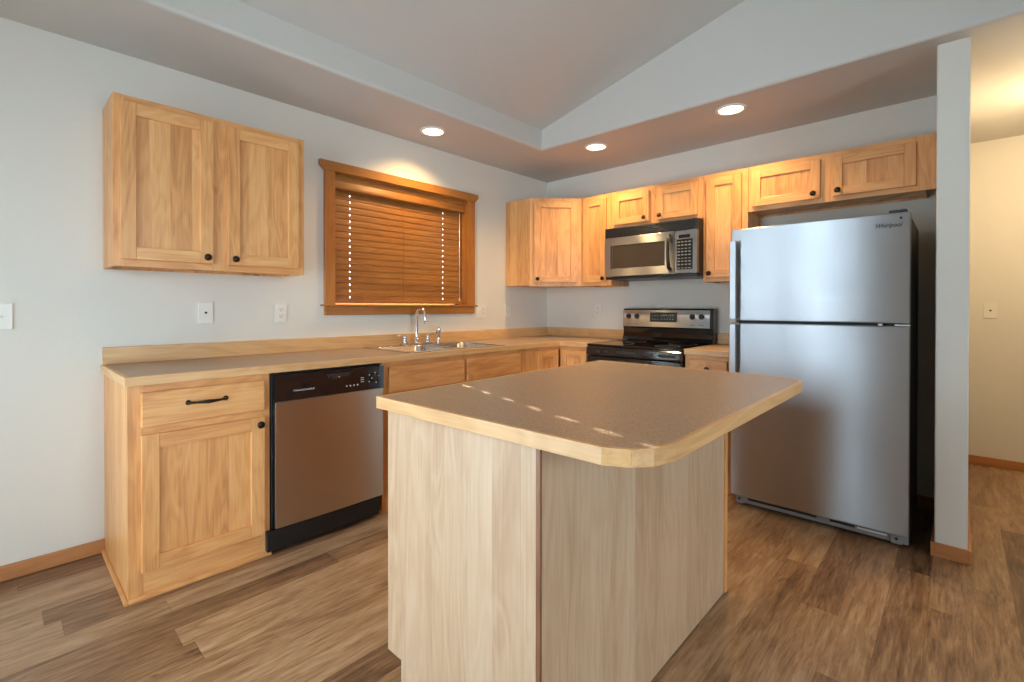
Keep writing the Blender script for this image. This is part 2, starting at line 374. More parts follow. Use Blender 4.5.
# ceiling: low flat part round the kitchen, its two vertical faces with a soft rounded edge, and the vault
b = MB(); r = .018
prof = [(0, H), (WA-r, H)] + [(WA-r+r*math.sin(a), H+r-r*math.cos(a)) for a in [PI/8, PI/4, 3*PI/8, PI/2]] + [(WA, ZF+.1), (WA-.1, ZF+.1), (WA-.1, H+.1), (0, H+.1)]
b.prism(prof, 'Y', BACK, -WB+.02, CEILP)
profb = [(HALLY, H), (-WB+r, H)] + [(-WB+r-r*math.sin(a), H+r-r*math.cos(a)) for a in [PI/8, PI/4, 3*PI/8, PI/2]] + [(-WB, 3.5), (-WB+.1, 3.5), (-WB+.1, H+.1), (HALLY, H+.1)]
b.prism(profb, 'X', 0, XR, CEILP)
b.prism([(WA-.1, roof(WA-.1)), (RX, roof(RX)), (XR, roof(XR)), (XR, roof(XR)+.15), (RX, roof(RX)+.15), (WA-.1, roof(WA-.1)+.15)], 'Y', BACK-.15, -WB+.05, CEILP)
b.box(-.15, XR, BACK-.15, HALLY+.12, 3.55, 3.65, CEILP)
struct('ceiling', b)
# baseboards
BH, BT = .066, .013
struct('baseboard_left', MB().box(0, BT, BACK, -3.46, 0, BH, BBW['Y']), .003)
struct('baseboard_back', MB().box(2.0, PX0, -BT, 0, 0, BH, BBW['X']), .003)
b = MB().box(PX0-BT, PX0, PY-BT, 0, 0, BH, BBW['Y']); b.box(PX1, PX1+BT, PY-BT, HALLY, 0, BH, BBW['Y']); b.box(PX0-.0005, PX1+.0005, PY-BT, PY, 0, BH, BBW['X'])
struct('baseboard_partition', b, .002)
struct('baseboard_hall', MB().box(PX1+BT, HALLX, HALLY-BT, HALLY, 0, BH, BBW['X']), .003)
struct('baseboard_dining', MB().box(HALLX, XR, -WB-BT, -WB, 0, BH, BBW['X']), .003)
b = MB().box(BT, DX0-.07, BACK, BACK+BT, 0, BH, BBW['X']); b.box(DX1+.07, XR, BACK, BACK+BT, 0, BH, BBW['X']); struct('baseboard_rear', b, .003)
struct('baseboard_right', MB().box(XR-BT, XR, BACK+BT, -WB-BT, 0, BH, BBW['Y']), .003)
# quarter-round under the end cabinet
b = MB(); b.prism([(0, 0), (0, .018), (.006, .017), (.012, .010), (.013, 0)], 'Y', 0, .55, CW['Y'])
bmesh.ops.translate(b.bm, vec=(.61, -3.4615, 0), verts=b.bm.verts)
b.box(0, .623, -3.475, -3.462, 0, .016, CW['X']); struct('trim_1', b, .002)

# ------------------------------------------------------------------ kitchen window
b = MB()
b.box(-.15, 0.0, WY0, WY0+.012, WZ0, WZ1, TW['Z']); b.box(-.15, 0.0, WY1-.012, WY1, WZ0, WZ1, TW['Z']); b.box(-.15, 0, WY0+.012, WY1-.012, WZ1-.012, WZ1, TW['Y'])
b.box(-.15, .0, WY0+.012, WY1-.012, WZ0, WZ0+.006, TW['Y'])
win = struct('window_1', b, .001)
CF = .02
MB().box(0, CF, -2.349, WY0+.004, WZ0, WZ1, TW['Z']).box(0, CF, WY1-.004, -1.013, WZ0, WZ1, TW['Z']).build('casing', win, .002)
hp = [(-2.352, WZ1-.004), (-2.372, WZ1+.012), (-2.384, WZ1+.028), (-2.384, 2.157), (-.978, 2.157), (-.978, WZ1+.028), (-.990, WZ1+.012), (-1.010, WZ1-.004)]
MB().prism(hp, 'X', 0, .027, TW['Y']).build('head_casing', win, .003)
MB().box(-.06, .034, -2.372, -.99, WZ0-.004, WZ0+.008, TW['Y']).build('sill', win, .004)
MB().box(0, .018, -2.349, -1.013, 1.141, WZ0-.004, TW['Y']).build('apron', win, .002)
f = MB(); t = .045
f.box(-.13, -.09, WY0+.012, WY1-.012, WZ0+.006, WZ0+.006+t, VINYL); f.box(-.13, -.09, WY0+.012, WY1-.012, WZ1-.012-t, WZ1-.012, VINYL)
f.box(-.13, -.09, WY0+.012, WY0+.012+t, WZ0+.006, WZ1-.012, VINYL); f.box(-.13, -.09, WY1-.012-t, WY1-.012, WZ0+.006, WZ1-.012, VINYL)
f.build('sash', win, .002)
MB().box(-.112, -.106, WY0+.03, WY1-.03, WZ0+.03, WZ1-.03, PANE).build('pane', win, 0)
# wooden blind
bl = thing('window_blind', 'closed honey brown wooden slat blind inside the window over the sink', 'blind', (-.03, (WY0+WY1)/2, WZ0+.01))
BY0, BY1 = WY0+.016, WY1-.016
vp = [(-.024, 2.083), (-.006, 2.083), (-.004, 2.06), (-.010, 2.045), (-.004, 2.01), (-.004, 1.995), (-.012, 1.99), (-.024, 1.99)]
MB().prism(vp, 'Y', BY0, BY1, SLW).build('valance', bl, .0015)
MB().box(-.066, -.026, BY0+.002, BY1-.002, 1.986, 2.06, SLW).build('headrail', bl)
XC = -.045; tilt = math.radians(81); cords = (-2.139, -1.315)
z = 1.962; k = 0
while z > 1.262:
    # slat with two real cord slots: built from a grid with the slot cells left out
    us = [BY0]
    for cy in cords: us += [cy-.0028, cy+.0028]
    us += [BY1]
    vs = [-.0285, -.0055, .0055, .0285]
    b = MB(); i = b.mi(SLW)
    def sp(u, v, side):
        # v runs across the slat, closed steeply with the room edge down; slight crown
        th = .0013*side; cr = .0015*(1-(v/.0285)**2)
        px = math.cos(tilt)*v*-1; pz = math.sin(tilt)*v
        n = (math.sin(tilt), math.cos(tilt))
        return (XC + px + n[0]*(th+cr), u, z + pz + n[1]*(th+cr))
    V = {}
    for a, u in enumerate(us):
        for c, v in enumerate(vs):
            for sd_ in (-1, 1): V[a, c, sd_] = b.bm.verts.new(sp(u, v, sd_))
    hole = lambda a, c: c == 1 and a in (1, 3)
    na, nc = len(us)-1, len(vs)-1
    for a in range(na):
        for c in range(nc):
            if hole(a, c): continue
            b.bm.faces.new([V[a, c, 1], V[a+1, c, 1], V[a+1, c+1, 1], V[a, c+1, 1]]); b.bm.faces.new([V[a, c, -1], V[a, c+1, -1], V[a+1, c+1, -1], V[a+1, c, -1]])
            for da, dc, e in ((-1, 0, ((a, c), (a, c+1))), (1, 0, ((a+1, c), (a+1, c+1))), (0, -1, ((a, c), (a+1, c))), (0, 1, ((a, c+1), (a+1, c+1)))):
                aa, cc = a+da, c+dc
                if not (0 <= aa < na and 0 <= cc < nc) or hole(aa, cc):
                    b.bm.faces.new([V[e[0]+(1,)], V[e[0]+(-1,)], V[e[1]+(-1,)], V[e[1]+(1,)]])
    bmesh.ops.recalc_face_normals(b.bm, faces=b.bm.faces)
    b.build('slat', bl, 0)
    z -= .0437; k += 1
MB().box(XC-.014, XC+.02, BY0+.004, BY1-.004, 1.222, 1.243, SLW).build('bottom_rail', bl, .003)
MB().tube([(-.018, BY1-.05, 1.99), (-.018, BY1-.05, 1.27)], .0022, CORDM).lathe([(0, .03), (.004, .028), (.007, .008), (.006, 0), (0, 0)], (-.018, BY1-.05, 1.245), (0, 0, 1), CORDM).build('pull_cord', bl, 0)
MB().tube([(-.036, -1.70, 2.0), (-.036, -1.70, 1.24)], .0012, SLW, 6).build('ladder_cord', bl, 0)
for cy in cords:
    MB().tube([(-.062, cy, 2.03), (-.062, cy, 1.24)], .0008, CORDM, 6).build('ladder_cord', bl, 0)

# ------------------------------------------------------------------ cabinets
KNOB = [(0, 0), (.006, 0), (.006, .010), (.0085, .014), (.0155, .018), (.017, .023), (.013, .028), (0, .031)]
def door(parent, frame, P, x0, x1, z0, z1, knob=None, rail=.057, hplane=('X',), kind='door', flat=False):
    """frame: (origin, right) horizontal direction of the face; P = outward normal; x0..x1 along right"""
    o, rt = Vector(frame[0]), Vector(frame[1]); n = Vector(P); T = .019
    M4 = Matrix((rt, -n, Vector((0, 0, 1)))).transposed().to_4x4(); M4.translation = o   # local x=right, y=into cabinet, z=up
    hm = CW['X'] if abs(rt.x) > .8 else (CW['Y'] if abs(rt.y) > .8 else CW['X'])
    b = MB()
    if flat:
        b.box(x0, x1, -T, 0, z0, z1, hm); d = b.build(kind, parent, .004, 2, M4)
    else:
        b.box(x0, x0+rail, -T, 0, z0, z1, CW['Z']); b.box(x1-rail, x1, -T, 0, z0, z1, CW['Z'])
        b.box(x0+rail, x1-rail, -T, 0, z0, z0+rail, hm); b.box(x0+rail, x1-rail, -T, 0, z1-rail, z1, hm)
        d = b.build(kind, parent, .0022, 2, M4)
        MB().box(x0+rail-.004, x1-rail+.004, -T+.0115, -.002, z0+rail-.004, z1-rail+.004, CP).build('door_panel', d, 0, 2, M4)
    if knob:
        kx, kz = knob
        MB().lathe(KNOB, (kx, -T, kz), (0, -1, 0), BRZ).build('knob', d, 0, 2, M4)
    return d
def cab_frame(mb, axis, fixed0, fixed1, a0, a1, z0, z1, stiles, rails):
    """face frame in the plane of 'axis' (X or Y is the normal); stiles: (a,b) list, rails: (a,b,z0,z1) list"""
    for (p, q) in stiles:
        if axis == 'X': mb.box(fixed0, fixed1, p, q, z0, z1, CW['Z'])
        else: mb.box(p, q, fixed0, fixed1, z0, z1, CW['Z'])
    for (p, q, za, zb) in rails:
        if axis == 'X': mb.box(fixed0, fixed1, p, q, za, zb, CW['Y'])
        else: mb.box(p, q, fixed0, fixed1, za, zb, CW['X'])
CT, CB = 2.152, 1.379; UD = .289
# --- upper cabinet left of the window
def upper_left():
    y0, y1 = -3.463, -2.604
    t = thing('wall_cabinet', 'large two-door light wood wall cabinet hanging alone left of the window', 'cabinet', (0, (y0+y1)/2, CB), 'light wood wall cabinets')
    MB().box(.001, UD-.019, y0, y0+.015, CB, CT, CP).box(.001, UD-.019, y1-.015, y1, CB, CT, CP).box(.001, UD-.019, y0+.015, y1-.015, CB+.012, CB+.026, CP).box(.001, UD-.019, y0+.015, y1-.015, CT-.015, CT-.001, CP).box(.001, .008, y0+.015, y1-.015, CB, CT, CP).build('carcass', t)
    b = MB(); ym = (y0+y1)/2
    cab_frame(b, 'X', UD-.019, UD, y0, y1, CB, CT, [(y0, y0+.04), (y1-.04, y1), (ym-.038, ym+.038)], [(y0+.04, ym-.038, CB, CB+.04), (ym+.038, y1-.04, CB, CB+.04), (y0+.04, ym-.038, CT-.04, CT), (ym+.038, y1-.04, CT-.04, CT)])
    b.build('face_frame', t, .001)
    fr = ((UD, 0, 0), (0, 1, 0)); P = (1, 0, 0)
    door(t, fr, P, -3.437, -3.070, 1.411, 2.121, (-3.100, 1.441)); door(t, fr, P, -3.004, -2.642, 1.411, 2.121, (-2.974, 1.441))
upper_left()
# --- diagonal corner wall cabinet
def corner_upper():
    t = thing('corner_wall_cabinet', 'diagonal one-door light wood wall cabinet filling the room corner', 'cabinet', (.3, -.3, CB), 'light wood wall cabinets')
    MB().prism([(.001, -.001), (.001, -.61), (UD, -.61), (.61, -UD), (.61, -.001)], 'Z', CB+.008, CT, CP).build('carcass', t)
    d = Vector((.61-UD, .61-UD, 0)); L = d.length; rt = d.normalized(); P = (rt.y, -rt.x, 0)
    M4 = Matrix((rt, -Vector(P), Vector((0, 0, 1)))).transposed().to_4x4(); M4.translation = Vector((UD, -.61, 0))
    b = MB().box(0, .04, -.002, .017, CB, CT, CW['Z']).box(L-.04, L, -.002, .017, CB, CT, CW['Z']).box(.04, L-.04, -.002, .017, CB, CB+.035, CW['X']).box(.04, L-.04, -.002, .017, CT-.035, CT, CW['X'])
    b.build('face_frame', t, .001, 2, M4)
    door(t, (Vector((UD, -.61, 0))+Vector(P)*.002, rt), P, .038, L-.038, 1.414, 2.121, (.066, 1.443), .055)
corner_upper()
def upper_b(name, label, x0, x1, zb, doors, knobs, parent=None, extra=0, stw=.045, rail=.057):
    t = thing(name, label, 'cabinet', ((x0+x1)/2, 0, zb), 'light wood wall cabinets')
    g = .0004
    yb = -UD+.019
    MB().box(x0+g, x0+.015, yb, -.001, zb, CT, CP).box(x1-.015, x1-g, yb, -.001, zb, CT, CP).box(x0+.015, x1-.015, yb, -.001, zb+.012, zb+.026, CP).box(x0+.015, x1-.015, yb, -.001, CT-.015, CT-.001, CP).box(x0+.015, x1-.015, -.008, -.001, zb, CT, CP).build('carcass', t)
    b = MB(); st = [(x0+g, x0+stw), (x1-stw, x1-g+extra)]
    if len(doors) == 2: st.append((doors[0][1]-.012, doors[1][0]+.012))
    st.sort(); rl = []
    for a, c in zip(st, st[1:]): rl += [(a[1], c[0], zb, zb+.035), (a[1], c[0], CT-.04, CT)]
    cab_frame(b, 'Y', -UD, -UD+.019, x0, x1, zb, CT, st, rl); b.build('face_frame', t, .001)
    for (a, c), kx in zip(doors, knobs): door(t, ((0, -UD, 0), (1, 0, 0)), (0, -1, 0), a, c, zb+.03, 2.118, (kx, zb+.06), rail)
    return t
upper_b('narrow_wall_cabinet', 'narrow one-door wall cabinet between the corner cabinet and the microwave', .611, .915, CB, [(.642, .872)], [.848])
upper_b('short_wall_cabinet', 'short two-door wall cabinet right above the microwave', .916, 1.676, 1.845, [(.943, 1.256), (1.321, 1.639)], [1.222, 1.352], rail=.052)
upper_b('narrow_wall_cabinet', 'tall narrow one-door wall cabinet between the microwave and the refrigerator', 1.677, 1.979, CB, [(1.702, 1.94)], [1.728])
upper_b('short_wall_cabinet', 'wide short two-door wall cabinet above the refrigerator', 1.98, 2.894, 1.847, [(2.008, 2.40), (2.463, 2.855)], [2.366, 2.493], extra=.054, stw=.045, rail=.052)

# --- base cabinets
BT_ = .876
def end_base():
    y0, y1 = -3.461, -2.916
    t = thing('base_cabinet', 'end base cabinet with one drawer and one door, left of the dishwasher', 'cabinet', (.3, (y0+y1)/2, 0), 'light wood base cabinets')
    MB().box(.001, .591, y0, y0+.016, 0, BT_, CP).build('side_panel', t, .001)
    MB().box(.001, .591, y1-.016, y1, 0, BT_, CP).box(.001, .591, y0+.016, y1-.016, .09, .105, CP).box(.001, .01, y0+.016, y1-.016, 0, BT_, CP).build('carcass', t, .001)
    b = MB(); cab_frame(b, 'X', .591, .61, y0, y1, 0, BT_, [(y0, y0+.052), (y1-.04, y1)], [(y0+.052, y1-.04, 0, .125), (y0+.052, y1-.04, .665, .715), (y0+.052, y1-.04, .83, BT_)])
    b.build('face_frame', t, .001)
    fr = ((.61, 0, 0), (0, 1, 0)); P = (1, 0, 0)
    door(t, fr, P, -3.418, -2.944, .112, .672, (-2.968, .641), .06)
    d = door(t, fr, P, -3.418, -2.944, .704, .846, None, kind='drawer', flat=True)
    yc, zc = -3.184, .785
    p = [(.630, yc-.070, zc), (.646, yc-.068, zc), (.655, yc-.045, zc), (.659, yc, zc-.001), (.655, yc+.045, zc), (.646, yc+.068, zc), (.630, yc+.070, zc)]
    h = MB().tube(p, [.007, .006, .005, .0085, .005, .006, .007], BRZ, 10)
    for sgn in (-1, 1): h.lathe([(0, 0), (.011, 0), (.011, .003), (.006, .006), (0, .006)], (.629, yc+sgn*.072, zc), (1, 0, 0), BRZ, 14)
    h.build('pull_handle', d, 0)
end_base()
def sink_base():
    y0, y1 = -2.296, -.916
    t = thing('sink_base_cabinet', 'base cabinet under the sink with two plain false drawer fronts', 'cabinet', (.3, (y0+y1)/2, 0), 'light wood base cabinets')
    MB().box(.001, .591, y0, y0+.016, 0, BT_, CP).box(.001, .591, y1-.016, y1, 0, BT_, CP).box(.001, .591, y0+.016, y1-.016, .09, .105, CP).box(.001, .01, y0+.016, y1-.016, 0, BT_, CP).build('carcass', t, .001)
    b = MB(); ym = -1.661
    cab_frame(b, 'X', .591, .61, y0, y1, 0, BT_, [(y0, y0+.045), (ym-.022, ym+.022), (-1.125, y1)], [(y0+.045, ym-.022, 0, .11), (ym+.022, -1.125, 0, .11), (y0+.045, ym-.022, .66, .71), (ym+.022, -1.125, .66, .71), (y0+.045, ym-.022, .83, BT_), (ym+.022, -1.125, .83, BT_)])
    b.build('face_frame', t, .001)
    fr = ((.61, 0, 0), (0, 1, 0)); P = (1, 0, 0)
    door(t, fr, P, -2.256, -1.673, .696, .846, None, kind='drawer_front', flat=True); door(t, fr, P, -1.649, -1.111, .696, .846, None, kind='drawer_front', flat=True)
    door(t, fr, P, -2.256, -1.673, .112, .672, (-1.70, .641), .06); door(t, fr, P, -1.649, -1.111, .112, .672, (-1.622, .641), .06)
sink_base()
def corner_base():
    t = thing('corner_base_cabinet', 'corner base cabinet with two doors meeting in the inner corner beside the range', 'cabinet', (.3, -.3, 0), 'light wood base cabinets')
    MB().prism([(.001, -.001), (.001, -.915), (.591, -.915), (.591, -.591), (.913, -.591), (.913, -.001)], 'Z', 0, BT_, CP).build('carcass', t, .001)
    b = MB().box(.591, .61, -.915, -.875, 0, BT_, CW['Z']).box(.591, .61, -.875, -.61, 0, .11, CW['Y']).box(.591, .61, -.875, -.61, .842, BT_, CW['Y'])
    b.box(.875, .913, -.61, -.591, 0, BT_, CW['Z']).box(.591, .875, -.61, -.591, 0, .11, CW['X']).box(.591, .875, -.61, -.591, .842, BT_, CW['X']).build('face_frame', t, .001)
    door(t, ((.61, 0, 0), (0, 1, 0)), (1, 0, 0), -.892, -.640, .112, .846, None, .055)
    door(t, ((0, -.61, 0), (1, 0, 0)), (0, -1, 0), .640, .892, .112, .846, None, .055)
corner_base()
def small_base():
    x0, x1 = 1.680, 1.985
    t = thing('base_cabinet', 'narrow base cabinet with one drawer between the range and the refrigerator', 'cabinet', ((x0+x1)/2, -.3, 0), 'light wood base cabinets')
    MB().box(x0, x0+.016, -.591, -.001, 0, BT_, CP).box(x1-.016, x1, -.591, -.001, 0, BT_, CP).box(x0+.016, x1-.016, -.591, -.001, .09, .105, CP).box(x0+.016, x1-.016, -.01, -.001, 0, BT_, CP).build('carcass', t, .001)
    b = MB(); cab_frame(b, 'Y', -.61, -.591, x0, x1, 0, BT_, [(x0, x0+.035), (x1-.035, x1)], [(x0+.035, x1-.035, 0, .125), (x0+.035, x1-.035, .665, .715), (x0+.035, x1-.035, .83, BT_)]); b.build('face_frame', t, .001)
    fr = ((0, -.61, 0), (1, 0, 0)); P = (0, -1, 0)
    door(t, fr, P, 1.712, 1.958, .112, .672, (1.738, .641), .055)
    door(t, fr, P, 1.712, 1.958, .704, .846, (1.836, .790), kind='drawer', flat=True)
small_base()

# ------------------------------------------------------------------ countertops
YC = -3.474; CZ = .914; E = .019
t = thing('countertop', 'long L-shaped taupe laminate countertop with wood edge holding the sink', 'countertop', (.3, -1.7, BT_), 'perimeter countertops')
SX0, SX1, SY0, SY1 = .075, .598, -2.085, -1.275     # sink cut-out
b = MB(); zt, zb = CZ, BT_+.0005
b.box(.001, .635-E, YC+E, SY0, zb, zt, LAM); b.box(.001, SX0, SY0, SY1, zb, zt, LAM); b.box(SX1, .635-E, SY0, SY1, zb, zt, LAM); b.box(.001, .635-E, SY1, -.635+E, zb, zt, LAM); b.box(.001, .912, -.635+E, -.001, zb, zt, LAM)
bmesh.ops.remove_doubles(b.bm, verts=b.bm.verts, dist=.0001)
b.build('laminate_top', t, 0)
b = MB(); b.box(.001, .635-E, YC, YC+E, zb, zt+.0006, EDG['X']); b.prism([(.635-E, YC), (.635, YC), (.635, -.635), (.635-E, -.635+E)], 'Z', zb, zt+.0006, EDG['Y']); b.prism([(.635, -.635), (.912, -.635), (.912, -.635+E), (.635-E, -.635+E)], 'Z', zb, zt+.0006, EDG['X'])
b.build('wood_edge', t, .0025)
b = MB(); b.box(.001, .019, YC+.006, -.001, CZ, CZ+.083, EDG['Y']); b.box(.019, .912, -.019, -.001, CZ, CZ+.083, EDG['X']); b.build('backsplash', t, .002)
t = thing('countertop', 'short taupe laminate countertop between the range and the refrigerator', 'countertop', (1.83, -.3, BT_), 'perimeter countertops')
MB().box(1.680, 1.995, -.635+E, -.001, zb, zt, LAM).build('laminate_top', t, 0); MB().box(1.680, 1.995, -.635, -.635+E, zb, zt+.0006, EDG['X']).build('wood_edge', t, .0025)
MB().box(1.680, 1.995, -.019, -.001, CZ, CZ+.083, EDG['X']).build('backsplash', t, .002)

# ------------------------------------------------------------------ sink and taps
def sink():
    t = thing('kitchen_sink', 'stainless double bowl sink set in the countertop below the window', 'sink', (.33, (SY0+SY1)/2, CZ))
    rz = CZ+.006; X0, X1, Y0, Y1 = SX0-.022, SX1+.014, SY0-.014, SY1+.014; ym = (SY0+SY1)/2
    bowls = [(SX0+.095, SX1-.02, SY0+.02, ym-.018), (SX0+.095, SX1-.02, ym+.018, SY1-.02)]
    b = MB(); xa, xb = bowls[0][0], bowls[0][1]
    b.box(X0, xa, Y0, Y1, CZ+.001, rz, SINKM); b.box(xb, X1, Y0, Y1, CZ+.001, rz, SINKM)
    b.box(xa, xb, Y0, bowls[0][2], CZ+.001, rz, SINKM); b.box(xa, xb, bowls[0][3], bowls[1][2], CZ+.001, rz, SINKM); b.box(xa, xb, bowls[1][3], Y1, CZ+.001, rz, SINKM)
    bmesh.ops.remove_doubles(b.bm, verts=b.bm.verts, dist=.0001)
    b.build('rim', t, .002)
    for x0, x1, y0, y1 in bowls:
        b = MB(); D = .17; R_ = .05; loops = []
        def rr(x0, x1, y0, y1, r, z, n=5):
            pts = []
            for cx, cy, a0 in ((x1-r, y1-r, 0), (x0+r, y1-r, PI/2), (x0+r, y0+r, PI), (x1-r, y0+r, 3*PI/2)):
                for k in range(n+1): a = a0+PI/2*k/n; pts.append((cx+r*math.cos(a), cy+r*math.sin(a), z))
            return [b.bm.verts.new(p) for p in pts]
        L = [rr(x0-.004, x1+.004, y0-.004, y1+.004, .03, rz-.001), rr(x0, x1, y0, y1, R_, rz-.008), rr(x0+.008, x1-.008, y0+.008, y1-.008, R_, rz-D+.03), rr(x0+.035, x1-.035, y0+.035, y1-.035, .04, rz-D), rr((x0+x1)/2-.04, (x0+x1)/2+.04, (y0+y1)/2-.04, (y0+y1)/2+.04, .0399, rz-D-.004)]
        i = b.mi(SINKM)
        for A, B in zip(L, L[1:]):
            for k in range(len(A)):
                f = b.bm.faces.new((A[k], A[(k+1) % len(A)], B[(k+1) % len(A)], B[k])); f.smooth = True
        b.bm.faces.new(L[-1])
        bl_ = b.build('bowl', t, 0)
        MB().lathe([(0, .002), (.018, .002), (.022, .006), (.036, .006), (.038, 0)], ((x0+x1)/2, (y0+y1)/2, rz-D-.004), (0, 0, 1), CHR).build('drain', bl_, 0)
    t['label'] = t['label']
    return rz
rz = sink()
def faucet(rz):
    x, y = .115, -1.69
    t = thing('faucet', 'tall chrome gooseneck faucet with two handles behind the sink', 'faucet', (x, y, rz), 'chrome sink fittings')
    MB().box(x-.026, x+.026, y-.135, y+.135, rz, rz+.010, CHR).build('base_plate', t, .005, 3)
    p = [(x, y, rz+.01), (x, y, rz+.06), (x, y, rz+.20)] + [(x+.055-.055*math.cos(a), y-.004, rz+.20+.065*math.sin(a)) for a in [k*PI/10 for k in range(1, 10)]] + [(x+.113, y-.005, rz+.185), (x+.114, y-.005, rz+.155)]
    MB().tube(p, [.013, .0115] + [.0105]*(len(p)-4) + [.0115, .0125], CHR, 14).lathe([(0, 0), (.024, 0), (.022, .012), (.015, .03), (.012, .04), (0, .04)], (x, y, rz+.008), (0, 0, 1), CHR).build('spout', t, 0)
    for sgn in (-1, 1):
        yy = y+sgn*.102
        h = MB().lathe([(0, 0), (.021, 0), (.019, .014), (.013, .03), (.013, .04), (.016, .046), (.013, .058), (0, .062)], (x, yy, rz+.008), (0, 0, 1), CHR)
        h.tube([(x, yy, rz+.060), (x-.004, yy+sgn*.03, rz+.066), (x-.006, yy+sgn*.058, rz+.072)], [.006, .005, .0065], CHR, 10); h.build('handle', t, 0)
    s = thing('side_sprayer', 'small chrome side sprayer standing right of the faucet', 'sprayer', (.115, -1.487, rz), 'chrome sink fittings')
    MB().lathe([(0, 0), (.020, 0), (.019, .010), (.014, .022), (.012, .034), (0, .034)], (.115, -1.487, rz), (0, 0, 1), CHR).build('base', s, 0)
    MB().lathe([(0, 0), (.010, 0), (.012, .03), (.015, .06), (.017, .078), (.012, .092), (0, .096)], (.115, -1.487, rz+.030), (.12, 0, 1), CHR).tube([(.112, -1.487, rz+.105), (.098, -1.487, rz+.095), (.094, -1.487, rz+.070)], [.004, .004, .004], BLKM, 8).build('spray_head', s, 0)
faucet(rz)

# ------------------------------------------------------------------ dishwasher
def dishwasher():
    y0, y1 = -2.911, -2.301
    t = thing('dishwasher', 'stainless dishwasher with black control panel under the long countertop', 'dishwasher', (.3, (y0+y1)/2, 0))
    MB().box(.03, .600, y0+.002, y1-.002, .02, .868, BLKM).build('tub_body', t)
    b = MB(); n = 12; fx = lambda a: .640+.006*math.sin(PI*a)
    pts = [(.602, y0+.010)] + [(fx(k/n), y0+.010+(y1-y0-.014)*k/n) for k in range(n+1)] + [(.602, y1-.004)]
    b.prism(pts, 'Z', .122, .735, STY); b.build('door_panel', t, .003)
    # control panel with a shallow bowed front
    b = MB(); pts = [(.602, y0+.008)] + [(fx(k/n)+.004, y0+.008+(y1-y0-.012)*k/n) for k in range(n+1)] + [(.602, y1-.004)]
    b.prism(pts, 'Z', .737, .862, BLK)
    mk = b
    for k in range(4): mk.lathe([(0, 0), (.0045, 0), (.0045, .001), (0, .001)], (.6500, -2.535+.021*k, .772), (1, 0, 0), WHT, 10)
    for k in range(3): mk.box(.6480, .6500, -2.452, -2.432, .783+.011*k, .786+.011*k, WHT)
    for a in (75, 140, 215, 300, 20): mk.lathe([(0, 0), (.0035, 0), (.0035, .001), (0, .001)], (.647, -2.372+.034*math.cos(math.radians(a)), .798+.030*math.sin(math.radians(a))), (1, 0, 0), WHT, 8)
    cp = b.build('control_panel', t, .003, 2)
    # recessed grip with a lip
    yc = -2.575
    b = MB(); b.prism([(yc-.075, .846), (yc-.062, .826), (yc-.035, .818), (yc+.035, .818), (yc+.062, .826), (yc+.075, .846)], 'X', .648, .6545, DKS); b.tube([(.651, yc-.07, .842), (.656, yc-.05, .829), (.658, yc, .824), (.656, yc+.05, .829), (.651, yc+.07, .842)], .005, BLK, 8); b.build('grip', cp, .001)
    kb = MB().lathe([(0, 0), (.023, 0), (.022, .010), (.017, .014), (.016, .020), (0, .021)], (.646, -2.372, .798), (1, 0, 0), BLK).box(.662, .671, -2.376, -2.368, .782, .814, BLKM); kb.build('dial', cp, .001)
    text('FRIGIDAIRE', .012, WHT, face_mat((.6515, -2.765, .782), (0, 1, 0), (0, 0, 1)), 'lettering', cp, width=.105)
    MB().box(.6125, .640, -2.938, -2.332, .022, .117, BLKM).build('kick_plate', t, .003).modifiers
    MB().box(.602, .612, y0, y0+.008, .118, .868, BLKM).build('side_gasket', t, .001)
    for yy in (-2.88, -2.33): MB().lathe([(0, 0), (.014, 0), (.014, .02), (0, .02)], (.52, yy, 0), (0, 0, 1), BLKM, 12).build('foot', t, 0)
dishwasher()

